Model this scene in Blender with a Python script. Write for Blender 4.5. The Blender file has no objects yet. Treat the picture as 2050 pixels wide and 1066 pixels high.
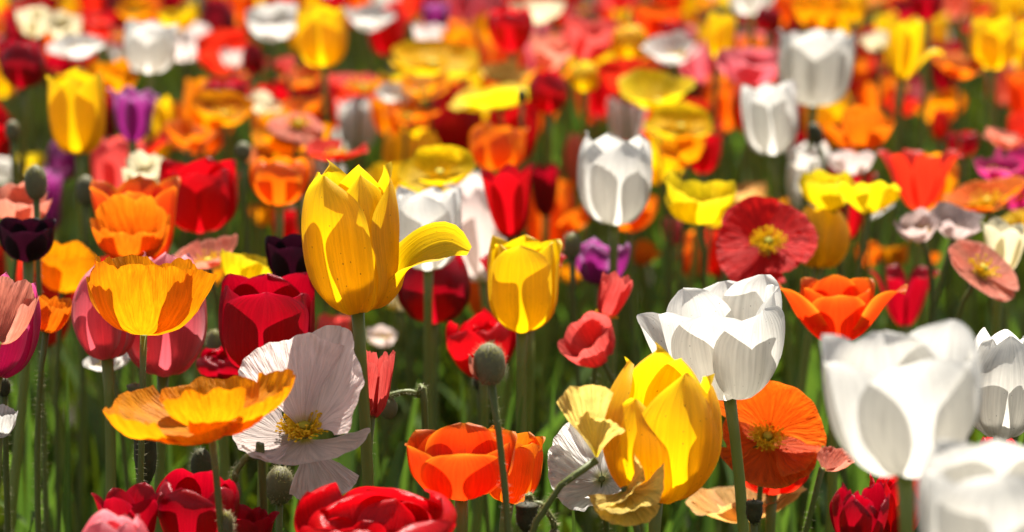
import bpy, math, random
import numpy as np
from mathutils import Vector, Matrix, noise

# ------------------------------------------------------------------ camera, sky, sun, exposure
sc = bpy.context.scene
C = sc.collection
W_PX, H_PX = 2050.0, 1066.0            # the photograph's own pixels, used for measuring
LENS = 100.0
F = LENS / 36.0 * W_PX
CAM_Z = 0.80
PITCH = math.atan(983.0 / F)

cd = bpy.data.cameras.new("camera")
cam = bpy.data.objects.new("camera", cd)
C.objects.link(cam)
cd.lens = LENS
cd.sensor_width = 36.0
cd.clip_start = 0.05
cd.clip_end = 1000.0
cam.location = (0, 0, CAM_Z)
cam.rotation_euler = (math.radians(90) - PITCH, 0, 0)
cd.dof.use_dof = True
cd.dof.focus_distance = 1.62
cd.dof.aperture_fstop = 7.0
sc.camera = cam

SUN_EL, SUN_AZ = 63.0, 9.0             # degrees; azimuth from straight behind the flowers, towards the right
world = bpy.data.worlds.new("World")
sc.world = world
world.use_nodes = True
wn = world.node_tree
wn.nodes.clear()
sky = wn.nodes.new("ShaderNodeTexSky")
sky.sky_type = 'NISHITA'
sky.sun_disc = False
sky.sun_elevation = math.radians(SUN_EL)
sky.sun_rotation = math.radians(SUN_AZ)
bg = wn.nodes.new("ShaderNodeBackground")
bg.inputs[1].default_value = 0.055
wo = wn.nodes.new("ShaderNodeOutputWorld")
hs = wn.nodes.new("ShaderNodeHueSaturation")          # the photograph is balanced warm: the sky's blue is toned down
hs.inputs['Saturation'].default_value = 0.5
wn.links.new(sky.outputs[0], hs.inputs['Color'])
wn.links.new(hs.outputs[0], bg.inputs[0])
wn.links.new(bg.outputs[0], wo.inputs[0])

sd = bpy.data.lights.new("sun", 'SUN')
sun = bpy.data.objects.new("sun", sd)
C.objects.link(sun)
sd.energy = 5.0
sd.angle = math.radians(0.5)
sd.color = (1.0, 0.94, 0.85)
_e, _a = math.radians(SUN_EL), math.radians(SUN_AZ)
to_sun = Vector((math.sin(_a) * math.cos(_e), math.cos(_a) * math.cos(_e), math.sin(_e)))
sun.rotation_euler = to_sun.to_track_quat('Z', 'Y').to_euler()
sun.location = (0, 0, 12)

sc.view_settings.view_transform = 'Standard'
sc.view_settings.look = 'None'
sc.view_settings.gamma = 1.0
sc.view_settings.use_curve_mapping = False
sc.view_settings.exposure = 1.36
sc.render.engine = 'CYCLES'
sc.cycles.max_bounces = 9
sc.cycles.diffuse_bounces = 5
sc.cycles.transmission_bounces = 6
sc.cycles.use_denoising = True

# ------------------------------------------------------------------ measuring helpers
FW = np.array([0.0, math.cos(PITCH), -math.sin(PITCH)])
UP = np.array([0.0, math.sin(PITCH), math.cos(PITCH)])
RT = np.array([1.0, 0.0, 0.0])
CAM = np.array([0.0, 0.0, CAM_Z])


def at(px, py, d):
    return CAM + d * (FW + RT * (px - W_PX / 2) / F + UP * (H_PX / 2 - py) / F)


def project(pts):
    q = pts - CAM
    z = q @ FW
    return np.stack([W_PX / 2 + F * (q @ RT) / z, H_PX / 2 - F * (q @ UP) / z], axis=-1)


def rotm(axis, deg):
    a = math.radians(deg)
    c, s = math.cos(a), math.sin(a)
    if axis == 'x':
        return np.array([[1, 0, 0], [0, c, -s], [0, s, c]])
    if axis == 'y':
        return np.array([[c, 0, s], [0, 1, 0], [-s, 0, c]])
    return np.array([[c, -s, 0], [s, c, 0], [0, 0, 1.0]])


def spline(pts, n):
    """Catmull-Rom through the points, n samples, by index."""
    p = np.array(pts, float)
    p = np.vstack([2 * p[0] - p[1], p, 2 * p[-1] - p[-2]])
    out = []
    m = len(pts) - 1
    for t in np.linspace(0, m, n):
        i = min(int(t), m - 1)
        f = t - i
        a, b, c, d = p[i], p[i + 1], p[i + 2], p[i + 3]
        out.append(0.5 * (2 * b + (c - a) * f + (2 * a - 5 * b + 4 * c - d) * f * f + (3 * b - a - 3 * c + d) * f ** 3))
    return np.array(out)


# ------------------------------------------------------------------ materials
def new_mat(name):
    m = bpy.data.materials.new(name)
    m.use_nodes = True
    m.node_tree.nodes.clear()
    return m, m.node_tree


class NB:
    """small node-tree writer"""

    def __init__(s, nt):
        s.nt = nt

    def n(s, t, **kw):
        o = s.nt.nodes.new(t)
        for k, v in kw.items():
            setattr(o, k, v)
        return o

    def l(s, a, b):
        s.nt.links.new(a, b)

    def put(s, v, sock):
        if isinstance(v, (int, float)):
            sock.default_value = v
        elif isinstance(v, tuple):
            sock.default_value = v if len(v) == len(sock.default_value) else (*v, 1.0)
        else:
            s.l(v, sock)

    def math(s, op, a, b=0.0, c=0.0, clamp=False):
        o = s.n("ShaderNodeMath", operation=op, use_clamp=clamp)
        for i, v in enumerate((a, b, c)):
            s.put(v, o.inputs[i])
        return o.outputs[0]

    def mix(s, f, a, b, mode='MIX'):
        o = s.n("ShaderNodeMix", data_type='RGBA', blend_type=mode)
        s.put(f, o.inputs[0])
        s.put(a, o.inputs[6])
        s.put(b, o.inputs[7])
        return o.outputs[2]

    def rng(s, v, a, b, c, d):
        o = s.n("ShaderNodeMapRange")
        s.put(v, o.inputs[0])
        for i, k in enumerate((a, b, c, d)):
            o.inputs[i + 1].default_value = k
        return o.outputs[0]

    def xyz(s, x, y, z):
        o = s.n("ShaderNodeCombineXYZ")
        for i, v in enumerate((x, y, z)):
            s.put(v, o.inputs[i])
        return o.outputs[0]

    def noise(s, vec, scale=1.0, detail=2.0, rough=0.5):
        o = s.n("ShaderNodeTexNoise")
        s.l(vec, o.inputs['Vector'])
        o.inputs['Scale'].default_value = scale
        o.inputs['Detail'].default_value = detail
        o.inputs['Roughness'].default_value = rough
        return o.outputs[0]


def petal_material(name, body, edge, base, base_h=0.12, edge_amt=0.6, streak=0.22, silk=False, trans=0.5, rough=0.38, specks=False):
    m, nt = new_mat(name)
    b = NB(nt)
    uv = b.n("ShaderNodeUVMap").outputs[0]
    sp = b.n("ShaderNodeSeparateXYZ")
    b.l(uv, sp.inputs[0])
    u, v = sp.outputs[0], sp.outputs[1]
    rnd = b.n("ShaderNodeObjectInfo").outputs['Random']
    au = b.math('ABSOLUTE', b.math('MULTIPLY_ADD', u, 2.0, -1.0))
    off = b.math('MULTIPLY', rnd, 37.0)
    sx = 26.0 if silk else 34.0
    fan = b.xyz(b.math('MULTIPLY', u, sx), b.math('MULTIPLY', v, 2.2), off)
    st = b.noise(fan, 1.0, 3.0, 0.55)
    fine = b.noise(b.xyz(b.math('MULTIPLY', u, sx * 3.1), b.math('MULTIPLY', v, 5.0), off), 1.0, 2.0, 0.5)
    blotch = b.noise(b.xyz(b.math('MULTIPLY', u, 3.0), b.math('MULTIPLY', v, 3.0), off), 1.0, 3.0, 0.6)
    em = b.math('MAXIMUM', b.math('POWER', au, 5.0), b.math('POWER', v, 9.0))
    em = b.math('MULTIPLY', b.math('MULTIPLY_ADD', blotch, 0.9, 0.45), em)
    em = b.math('MULTIPLY', em, edge_amt, clamp=True)
    col = b.mix(em, body, edge)
    bm = b.rng(b.math('ADD', v, b.math('MULTIPLY_ADD', st, 0.12, -0.06)), base_h * 0.35, base_h, 1.0, 0.0)
    col = b.mix(bm, col, base)
    k = b.math('ADD', b.rng(st, 0.25, 0.75, 1.0 - streak, 1.0 + streak * 0.55), b.rng(blotch, 0.3, 0.7, -0.08, 0.06))
    k = b.math('MULTIPLY', k, b.rng(rnd, 0.0, 1.0, 0.90, 1.06))
    sc_ = b.n("ShaderNodeVectorMath", operation='SCALE')
    b.l(col, sc_.inputs[0])
    b.l(k, sc_.inputs[3])
    col = sc_.outputs[0]
    if not silk:                                          # midrib
        rib = b.rng(b.math('ABSOLUTE', b.math('MULTIPLY_ADD', u, 2.0, -1.0)), 0.0, 0.07, 0.14, 0.0)
        col = b.mix(b.math('MULTIPLY', rib, b.math('SUBTRACT', 1.0, v)), col, b.mix(1.0, col, (.5, .5, .3), 'MULTIPLY'))
    if specks:
        vo = b.n("ShaderNodeTexVoronoi", voronoi_dimensions='2D')
        b.l(b.xyz(b.math('MULTIPLY_ADD', u, 11.0, off), b.math('MULTIPLY_ADD', v, 16.0, off), 0.0), vo.inputs['Vector'])
        vo.inputs['Scale'].default_value = 1.0
        s3 = b.n("ShaderNodeSeparateColor")
        b.l(vo.outputs['Color'], s3.inputs[0])
        lim = b.rng(s3.outputs[0], 0.74, 1.0, 0.0, 0.085)
        sm = b.math('LESS_THAN', vo.outputs['Distance'], lim)
        col = b.mix(b.math('MULTIPLY', sm, 0.75), col, (0.06, 0.04, 0.02))
    bump = b.n("ShaderNodeBump")
    bump.inputs['Strength'].default_value = 0.75 if silk else 0.30
    bump.inputs['Distance'].default_value = 0.0034 if silk else 0.0016
    b.l(b.math('ADD', st, b.math('MULTIPLY', fine, 0.45)), bump.inputs['Height'])
    pr = b.n("ShaderNodeBsdfPrincipled")
    b.l(col, pr.inputs['Base Color'])
    pr.inputs['Roughness'].default_value = 0.6 if silk else rough
    pr.inputs['Specular IOR Level'].default_value = 0.25 if silk else 0.45
    b.l(bump.outputs[0], pr.inputs['Normal'])
    tr = b.n("ShaderNodeBsdfTranslucent")
    b.l(col, tr.inputs[0])
    b.l(bump.outputs[0], tr.inputs[1])
    ms = b.n("ShaderNodeMixShader")
    ms.inputs[0].default_value = trans
    b.l(pr.outputs[0], ms.inputs[1])
    b.l(tr.outputs[0], ms.inputs[2])
    out = b.n("ShaderNodeOutputMaterial")
    b.l(ms.outputs[0], out.inputs[0])
    return m


#          body               edge               petal base
PAL = {
    'white':   ((.79, .765, .70), (.81, .79, .74), (.58, .58, .26)),
    'cream':   ((.84, .74, .47), (.86, .80, .60), (.70, .62, .20)),
    'yellow':  ((.93, .585, .003), (.93, .70, .03), (.70, .56, .01)),
    'lemon':   ((.92, .68, .006), (.92, .76, .05), (.70, .60, .02)),
    'gold':    ((.92, .345, .003), (.90, .22, .005), (.86, .52, .01)),
    'orange':  ((.86, .17, .004), (.88, .34, .02), (.86, .42, .01)),
    'redorange': ((.82, .050, .004), (.90, .34, .02), (.80, .30, .01)),
    'cherry':  ((.86, .014, .012), (.86, .04, .03), (.80, .22, .02)),
    'flame':   ((.88, .105, .004), (.90, .30, .03), (.90, .42, .01)),
    'scarlet': ((.80, .030, .010), (.80, .06, .02), (.78, .20, .02)),
    'red':     ((.62, .003, .008), (.62, .010, .020), (.62, .10, .10)),
    'crimson': ((.40, .001, .010), (.42, .010, .040), (.20, .001, .01)),
    'pink':    ((.76, .12, .15), (.82, .42, .44), (.78, .30, .24)),
    'salmon':  ((.86, .26, .16), (.86, .42, .32), (.84, .50, .08)),
    'coral':   ((.84, .10, .085), (.84, .20, .16), (.80, .50, .04)),
    'blush':   ((.86, .72, .66), (.88, .78, .74), (.80, .70, .12)),
    'purple':  ((.36, .02, .22), (.56, .34, .56), (.60, .30, .40)),
    'magenta': ((.66, .03, .20), (.74, .30, .42), (.70, .40, .30)),
    'black':   ((.020, .001, .006), (.045, .008, .022), (.015, .001, .004)),
    'straw':   ((.86, .64, .15), (.84, .56, .16), (.86, .66, .03)),
    'apricot': ((.88, .48, .13), (.88, .56, .28), (.88, .52, .02)),
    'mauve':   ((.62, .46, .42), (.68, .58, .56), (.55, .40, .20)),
}
_pm = {}


def pmat(col, kind, hero=False):
    key = (col, kind, hero)
    if key not in _pm:
        body, edge, base = PAL[col]
        if kind == 'poppy':
            m = petal_material(f"{col}_poppy_petal", body, edge, base, 0.16, 0.45, 0.30, True, 0.60)
        else:
            ea = {'pink': 0.9, 'redorange': 0.95, 'purple': 0.95, 'orange': 0.8}.get(col, 0.5)
            bh = {'red': 0.22, 'pink': 0.2, 'crimson': 0.1}.get(col, 0.17)
            m = petal_material(f"{col}_tulip_petal" + ("_flecked" if hero else ""), body, edge, base, bh, ea, 0.20, False, 0.57,
                               0.5 if col == 'black' else 0.33 if col in ('red', 'crimson') else 0.42, hero)
        _pm[key] = m
    return _pm[key]


def green_material(name, dark, light, trans, rough=0.42, scale=60.0, streak=True):
    m, nt = new_mat(name)
    b = NB(nt)
    rnd = b.n("ShaderNodeObjectInfo").outputs['Random']
    geo = b.n("ShaderNodeNewGeometry")
    pos = geo.outputs['Position']
    nz = b.noise(pos, scale, 3.0, 0.6)
    isl = geo.outputs['Random Per Island']
    f = b.math('ADD', b.math('MULTIPLY', nz, 0.7), b.math('MULTIPLY_ADD', isl, 0.7, b.math('MULTIPLY_ADD', rnd, 0.4, -0.45)), clamp=True)
    col = b.mix(f, dark, light)
    pr = b.n("ShaderNodeBsdfPrincipled")
    b.l(col, pr.inputs['Base Color'])
    pr.inputs['Roughness'].default_value = rough
    pr.inputs['Specular IOR Level'].default_value = 0.4
    mp = b.n("ShaderNodeVectorMath", operation='MULTIPLY')
    b.l(pos, mp.inputs[0])
    mp.inputs[1].default_value = (900.0, 900.0, 40.0)
    bump = b.n("ShaderNodeBump")
    bump.inputs['Strength'].default_value = 0.25
    bump.inputs['Distance'].default_value = 0.001
    b.l(b.noise(mp.outputs[0], 1.0, 2.0), bump.inputs['Height'])
    b.l(bump.outputs[0], pr.inputs['Normal'])
    out = b.n("ShaderNodeOutputMaterial")
    if trans > 0:
        tr = b.n("ShaderNodeBsdfTranslucent")
        b.l(b.mix(1.0, col, (1.0, 1.15, 0.45), 'MULTIPLY'), tr.inputs[0])
        ms = b.n("ShaderNodeMixShader")
        ms.inputs[0].default_value = trans
        b.l(pr.outputs[0], ms.inputs[1])
        b.l(tr.outputs[0], ms.inputs[2])
        b.l(ms.outputs[0], out.inputs[0])
    else:
        b.l(pr.outputs[0], out.inputs[0])
    return m


M_LEAF = green_material("tulip_leaf_green", (.050, .105, .028), (.15, .23, .050), 0.45, 0.36)
M_GRASS = green_material("undergrowth_green", (.005, .010, .002), (.120, .150, .012), 0.40, 0.45, 25.0)
M_STEM = green_material("tulip_stem_green", (.15, .185, .030), (.27, .31, .065), 0.24, 0.40, 40.0)
M_PSTEM = green_material("poppy_stem_green", (.075, .095, .020), (.17, .20, .042), 0.15, 0.5, 40.0)
M_BUD = green_material("poppy_bud_green", (.075, .068, .026), (.17, .155, .070), 0.0, 0.65, 220.0)
M_DRY = green_material("dark_seed_head", (.020, .018, .008), (.075, .075, .022), 0.0, 0.7, 260.0)
M_HAIR = green_material("pale_bristles", (.22, .20, .10), (.42, .36, .20), 0.35, 0.6, 100.0)
M_PISTIL = green_material("pistil_green", (.34, .32, .02), (.62, .52, .03), 0.15, 0.75, 300.0)
M_STAMEN = green_material("stamen_yellow", (.82, .52, .004), (.95, .74, .03), 0.45, 0.6, 300.0)
M_TPIST = green_material("tulip_pistil", (.30, .32, .08), (.50, .48, .14), 0.1, 0.5, 200.0)


def soil_material():
    m, nt = new_mat("dark_soil")
    b = NB(nt)
    pos = b.n("ShaderNodeNewGeometry").outputs['Position']
    a = b.noise(pos, 9.0, 6.0, 0.65)
    c = b.noise(pos, 160.0, 4.0, 0.7)
    col = b.mix(b.rng(a, 0.35, 0.65, 0.0, 1.0), (.022, .016, .010), (.065, .048, .030))
    col = b.mix(b.rng(c, 0.55, 0.75, 0.0, 0.6), col, (.11, .085, .055))
    bump = b.n("ShaderNodeBump")
    bump.inputs['Strength'].default_value = 0.9
    bump.inputs['Distance'].default_value = 0.02
    b.l(b.math('ADD', a, b.math('MULTIPLY', c, 0.4)), bump.inputs['Height'])
    pr = b.n("ShaderNodeBsdfPrincipled")
    b.l(col, pr.inputs['Base Color'])
    pr.inputs['Roughness'].default_value = 0.95
    b.l(bump.outputs[0], pr.inputs['Normal'])
    out = b.n("ShaderNodeOutputMaterial")
    b.l(pr.outputs[0], out.inputs[0])
    return m


# ------------------------------------------------------------------ mesh helpers
def mesh_from(name, V, Q, mat=None, uv=None, smooth=True):
    me = bpy.data.meshes.new(name)
    me.from_pydata([tuple(map(float, p)) for p in V], [], [tuple(map(int, q)) for q in Q])
    if uv is not None:
        lay = me.uv_layers.new(name="UVMap")
        idx = np.zeros(len(me.loops), dtype=np.int32)
        me.loops.foreach_get("vertex_index", idx)
        lay.data.foreach_set("uv", np.asarray(uv, dtype=np.float32)[idx].ravel())
    me.materials.append(mat)
    if smooth:
        me.polygons.foreach_set("use_smooth", [True] * len(me.polygons))
    me.update()
    return me


def grid_quads(nu, nv):
    return [(j * nu + i, j * nu + i + 1, (j + 1) * nu + i + 1, (j + 1) * nu + i) for j in range(nv - 1) for i in range(nu - 1)]


def vnoise(P, scale, seed):
    return np.array([noise.noise(Vector((p[0] * scale + seed, p[1] * scale - seed * .7, p[2] * scale + seed * 1.3))) for p in P])


TPROF = {   # radius, height along the middle of a tulip petal (height 1)
    'egg':  [(.02, 0), (.15, .02), (.26, .13), (.325, .32), (.335, .53), (.30, .74), (.225, .91), (.16, 1.0)],
    'tall': [(.02, 0), (.14, .02), (.235, .12), (.295, .30), (.318, .52), (.318, .72), (.29, .88), (.235, 1.0)],
    'cup':  [(.02, 0), (.17, .02), (.29, .13), (.355, .33), (.37, .56), (.365, .78), (.35, .92), (.345, 1.0)],
    'open': [(.02, 0), (.17, .02), (.31, .12), (.42, .32), (.48, .56), (.53, .78), (.58, .93), (.63, 1.0)],
    'bowl': [(.02, 0), (.24, .02), (.45, .14), (.58, .38), (.64, .64), (.62, .85), (.55, .97), (.49, 1.0)],
    'goblet': [(.02, 0), (.20, .02), (.37, .12), (.475, .30), (.525, .52), (.545, .74), (.555, .91), (.57, 1.0)],
    'star': [(.02, 0), (.20, .03), (.38, .14), (.55, .34), (.70, .58), (.86, .78), (1.0, .88), (1.08, .88)],
    'lily': [(.02, 0), (.13, .03), (.20, .14), (.215, .36), (.20, .60), (.23, .80), (.30, .93), (.37, 1.0)],
    'peel': [(.02, 0), (.17, .03), (.27, .13), (.312, .23), (.36, .31), (.47, .385), (.60, .42), (.73, .365)],
    'flop': [(.02, 0), (.20, .03), (.42, .14), (.62, .30), (.86, .44), (1.10, .50), (1.30, .46), (1.40, .38)],
}
TWID = {    # half width along the petal
    'egg':  [.05, .15, .25, .325, .34, .30, .17, .012],
    'tall': [.05, .15, .235, .295, .32, .30, .19, .008],
    'cup':  [.05, .16, .27, .355, .375, .345, .20, .015],
    'open': [.05, .16, .28, .37, .40, .36, .20, .015],
    'bowl': [.06, .22, .38, .50, .53, .48, .34, .10],
    'goblet': [.06, .20, .34, .455, .49, .44, .29, .05],
    'star': [.05, .17, .28, .35, .37, .33, .20, .015],
    'lily': [.05, .13, .18, .20, .185, .145, .075, .006],
    'peel': [.05, .16, .23, .22, .175, .15, .115, .02],
    'flop': [.05, .17, .28, .35, .36, .33, .22, .03],
}


def tulip_petal(var, seed, nu, nv, ruffle=0.012):
    rs = random.Random(seed)
    sp = spline(TPROF[var], nv)
    wd = spline([(w, 0) for w in TWID[var]], nv)[:, 0]
    tan = np.gradient(sp, axis=0)
    tan /= np.linalg.norm(tan, axis=1)[:, None]
    V, UVs = [], []
    ph = rs.uniform(0, 6)
    f1 = rs.uniform(5, 9)
    tipx = rs.uniform(-.03, .03)
    for j in range(nv):
        v = j / (nv - 1)
        r, z = sp[j]
        tr, tz = tan[j]
        n_in = np.array([-tz, tr])                         # towards the axis / upwards
        tw = math.radians(62) * max(0, min(1, (v - .35) / .4)) if var == 'peel' else 0
        ct, st_ = math.cos(tw), math.sin(tw)
        rho = max(r, .13) * (1.03 if var not in ('peel', 'flop', 'star') else (.42 if var == 'peel' else .9)) + (0.25 * max(0, v - .75) if var in ('open', 'star') else 0)
        rho = max(rho, .16) if var != 'peel' else max(.13, min(rho, .24))
        for i in range(nu):
            uu = 2 * i / (nu - 1) - 1
            s = uu * max(wd[j], .004)
            a = max(-1.45, min(1.45, s / rho))
            lat = rho * math.sin(a)
            dep = rho * (1 - math.cos(a))
            rib = -0.010 * math.exp(-(uu / .10) ** 2) * min(1, v * 4) * (1 - v * .6)
            ruf = ruffle * (abs(uu) ** 2) * math.sin(f1 * v + ph + (0 if uu > 0 else 1.9)) * v * 1.8
            tipc = -0.10 * max(0, v - .82) ** 1 * (abs(uu) ** 2)
            o = dep + rib + ruf + tipc
            lat, o = lat * ct - o * st_, lat * st_ + o * ct
            x = r + n_in[0] * o
            zz = z + n_in[1] * o
            y = lat + tipx * v * v
            V.append((x, y, zz))
            UVs.append((i / (nu - 1), v))
    V = np.array(V)
    k = vnoise(V, 3.2, seed * 1.7)
    fall = np.array([w[1] for w in UVs])
    V[:, 0] += .022 * k * fall
    V[:, 2] += .02 * vnoise(V, 2.6, seed + 9.1) * fall
    V[:, 1] += .014 * vnoise(V, 2.6, seed + 5.3) * fall
    return V, grid_quads(nu, nv), UVs


PPROF = {   # radius, height of a poppy petal (radius about 1)
    'cup':    [(.05, 0), (.30, .03), (.58, .16), (.80, .42), (.92, .74), (.98, 1.02)],
    'bowl':   [(.05, 0), (.30, .03), (.60, .14), (.84, .34), (.97, .58), (1.04, .80)],
    'saucer': [(.05, 0), (.32, .05), (.62, .15), (.86, .28), (1.0, .38), (1.08, .42)],
    'flat':   [(.05, 0), (.35, .06), (.68, .12), (.92, .14), (1.06, .12), (1.14, .06)],
}


def poppy_petal(var, inner, seed, nu, nv, crinkle=1.0):
    rs = random.Random(seed * 3 + 1)
    sp = spline(PPROF[var], nv)
    tan = np.gradient(sp, axis=0)
    tan /= np.linalg.norm(tan, axis=1)[:, None]
    A0 = math.radians({0: 76, 1: 62, 2: 36, 3: 25}[inner])
    V, UVs = [], []
    k1, k2 = rs.uniform(2.2, 3.6), rs.uniform(6, 9)
    p1, p2, p3 = rs.uniform(0, 6), rs.uniform(0, 6), rs.uniform(0, 6)
    lim = [1 - .16 * abs(2 * i / (nu - 1) - 1) ** 3.2 + .022 * math.sin(9 * i / nu * 2 + p1) + .02 * math.sin(23 * i / nu + p3) + rs.uniform(-.012, .012)
           for i in range(nu)]
    for j in range(nv):
        v = j / (nv - 1)
        for i in range(nu):
            uu = 2 * i / (nu - 1) - 1
            vv = v * lim[i]
            t = vv * (nv - 1)
            q = max(0, min(int(t), nv - 2))
            f = t - q
            r, z = sp[q] * (1 - f) + sp[q + 1] * f
            tr, tz = tan[min(q + 1, nv - 1)]
            A = A0 * (0.45 + 0.55 * min(1, vv * 2.2) ** .7)
            th = uu * A
            o = (.055 * math.sin(k1 * uu + p1) + .030 * math.sin(k2 * uu + p2)) * vv ** 2.2
            o += crinkle * .010 * math.sin(27 * uu + 3 * math.sin(4 * vv + p3)) * vv ** 1.1 * (1.1 - .5 * vv)
            o += (.05 if inner else 0) * math.sin(min(1, vv * 1.6) * math.pi / 2) * .8
            x, zz = r - tz * o, z + tr * o
            V.append((x * math.cos(th), x * math.sin(th), zz))
            UVs.append((i / (nu - 1), v))
    V = np.array(V)
    fall = np.array([w[1] for w in UVs]) ** 1.3
    V[:, 2] += .085 * vnoise(V, 1.5, seed * 2.3 + 1) * fall + .035 * vnoise(V, 4.2, seed * 1.1 + 4) * fall * crinkle
    V[:, 0] += .05 * vnoise(V, 1.9, seed * 2.9 + 7) * fall
    V[:, 1] += .05 * vnoise(V, 1.9, seed * 3.1 + 3) * fall
    return V, grid_quads(nu, nv), UVs


def tube(path, radii, sides=8, cap=True):
    P = np.array(path, float)
    n = len(P)
    T = np.gradient(P, axis=0)
    T /= np.linalg.norm(T, axis=1)[:, None]
    ref = np.array([1.0, 0.3, 0.1])
    V = []
    for i in range(n):
        a = np.cross(T[i], ref)
        a /= np.linalg.norm(a)
        b = np.cross(T[i], a)
        for k in range(sides):
            t = 2 * math.pi * k / sides
            V.append(P[i] + radii[i] * (math.cos(t) * a + math.sin(t) * b))
    Q = [(i * sides + k, i * sides + (k + 1) % sides, (i + 1) * sides + (k + 1) % sides, (i + 1) * sides + k) for i in range(n - 1) for k in range(sides)]
    if cap:
        Q.append(tuple(range(sides))[::-1])
        Q.append(tuple((n - 1) * sides + k for k in range(sides)))
    return V, Q


def merge(parts):
    V, Q = [], []
    for v, q in parts:
        o = len(V)
        V.extend([tuple(p) for p in v])
        Q.extend([tuple(o + i for i in f) for f in q])
    return V, Q


def lathe(prof, sides=14, rib=0.0, nrib=8):
    V = []
    for r, z in prof:
        for k in range(sides):
            t = 2 * math.pi * k / sides
            rr = r * (1 + rib * math.cos(nrib * t))
            V.append((rr * math.cos(t), rr * math.sin(t), z))
    n = len(prof)
    Q = [(i * sides + k, i * sides + (k + 1) % sides, (i + 1) * sides + (k + 1) % sides, (i + 1) * sides + k) for i in range(n - 1) for k in range(sides)]
    Q.append(tuple(range(sides))[::-1])
    Q.append(tuple((n - 1) * sides + k for k in range(sides)))
    return V, Q


# shared part meshes -------------------------------------------------
_mesh = {}
_rs = random.Random(5)


def shared(key, fn):
    if key not in _mesh:
        _mesh[key] = fn()
    return _mesh[key]


def tulip_mesh(var, seed, hi, ruffle=.012):
    def f():
        V, Q, UVs = tulip_petal(var, seed, 19 if hi else 9, 26 if hi else 13, ruffle)
        return mesh_from(f"tulip_petal_{var}", V, Q, M_LEAF, UVs), V
    return shared(('t', var, seed, hi, ruffle), f)


def poppy_mesh(var, inner, seed, hi):
    def f():
        V, Q, UVs = poppy_petal(var, inner, seed, 43 if hi else 19, 20 if hi else 10, 2.1 if hi else 1.3)
        return mesh_from(f"poppy_petal_{var}", V, Q, M_LEAF, UVs), V
    return shared(('p', var, inner, seed, hi), f)


def stamen_mesh(hi):
    def f():
        rs = random.Random(11)
        parts = []
        for k in range(240 if hi else 90):
            a = rs.uniform(0, 2 * math.pi)
            L = rs.uniform(.17, .33)
            lean = rs.uniform(.45, 1.2)
            d = np.array([math.cos(a) * math.sin(lean), math.sin(a) * math.sin(lean), math.cos(lean)])
            p0 = np.array([math.cos(a) * .06, math.sin(a) * .06, .03])
            p1 = p0 + d * L * .6 + np.array([0, 0, .02])
            p2 = p0 + d * L
            parts.append(tube([p0, p1, p2], [.007, .006, .005], 3))
            c = p2
            w = .017
            e = [c + np.array(q) * w for q in ((1.4, 0, 0), (0, 1.1, 0), (-1.4, 0, 0), (0, -1.1, 0), (0, 0, 1.2), (0, 0, -1.2))]
            parts.append((e, [(0, 1, 4), (1, 2, 4), (2, 3, 4), (3, 0, 4), (1, 0, 5), (2, 1, 5), (3, 2, 5), (0, 3, 5)]))
        V, Q = merge(parts)
        return mesh_from("stamens", V, Q, M_STAMEN, smooth=False)
    return shared(('stamen', hi), f)


def pistil_mesh():
    def f():
        V, Q = lathe([(.03, 0), (.075, .05), (.10, .13), (.095, .20), (.07, .235), (.115, .245), (.12, .262), (.06, .285), (.01, .29)], 16, .09, 8)
        return mesh_from("pistil", V, Q, M_PISTIL)
    return shared('pistil', f)


def tulip_pistil_mesh():
    def f():
        parts = [lathe([(.04, .0), (.055, .08), (.05, .26), (.04, .30), (.075, .32), (.07, .35), (.02, .36)], 12, .12, 3)]
        for k in range(6):
            a = k * math.pi / 3
            c, s = math.cos(a), math.sin(a)
            parts.append(tube([(c * .05, s * .05, 0), (c * .11, s * .11, .12), (c * .12, s * .12, .18), (c * .125, s * .125, .30)], [.010, .010, .022, .012], 5))
        V, Q = merge(parts)
        return mesh_from("tulip_pistil", V, Q, M_TPIST)
    return shared('tpistil', f)


def leaf_mesh(seed):
    """one blade, length 1 up z, leaning to +x, keeled"""
    def f():
        rs = random.Random(seed)
        nv, nu = 12, 7
        bend = rs.uniform(.10, .42)
        tw = rs.uniform(-.5, .5)
        V = []
        for j in range(nv):
            v = j / (nv - 1)
            w = .5 * (.55 + .45 * math.sin(math.pi * min(1, v * 1.15 + .12))) * (1 - v ** 3.0) ** .8 * .165 + .0008
            cx = bend * v ** 2.0 + .02
            cz = v * (1 - .28 * bend * v)
            for i in range(nu):
                uu = 2 * i / (nu - 1) - 1
                fold = .55 * w * abs(uu) ** 1.4
                y = uu * w * .95 + .014 * math.sin(7 * v + seed) * v
                x = cx - fold + .012 * uu * math.sin(9 * v + seed * 2)
                ang = tw * v
                V.append((x * math.cos(ang) - y * math.sin(ang), x * math.sin(ang) + y * math.cos(ang), cz))
        return mesh_from("leaf_blade", V, grid_quads(nu, nv), M_LEAF)
    return shared(('leaf', seed), f)


# ------------------------------------------------------------------ objects
def link(name, me, parent=None, mat=None):
    o = bpy.data.objects.new(name, me)
    C.objects.link(o)
    if parent is not None:
        o.parent = parent
    if mat is not None:
        o.material_slots[0].link = 'OBJECT'
        o.material_slots[0].material = mat
    return o


def thing(name, loc, cat, group):
    o = bpy.data.objects.new(name, None)
    o.empty_display_size = 0.02
    C.objects.link(o)
    o.location = loc
    o['category'] = cat
    o['group'] = group
    return o


def set_m(o, loc, R, s):
    o.location = [float(x) for x in loc]
    o.rotation_euler = Matrix([[float(x) for x in r] for r in R]).to_euler()
    o.scale = [float(x) for x in s]


ITEMS = []     # everything that gets a label: dict(root, kind, col, var, box, d, label, lm)
rng = random.Random(20)


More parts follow.
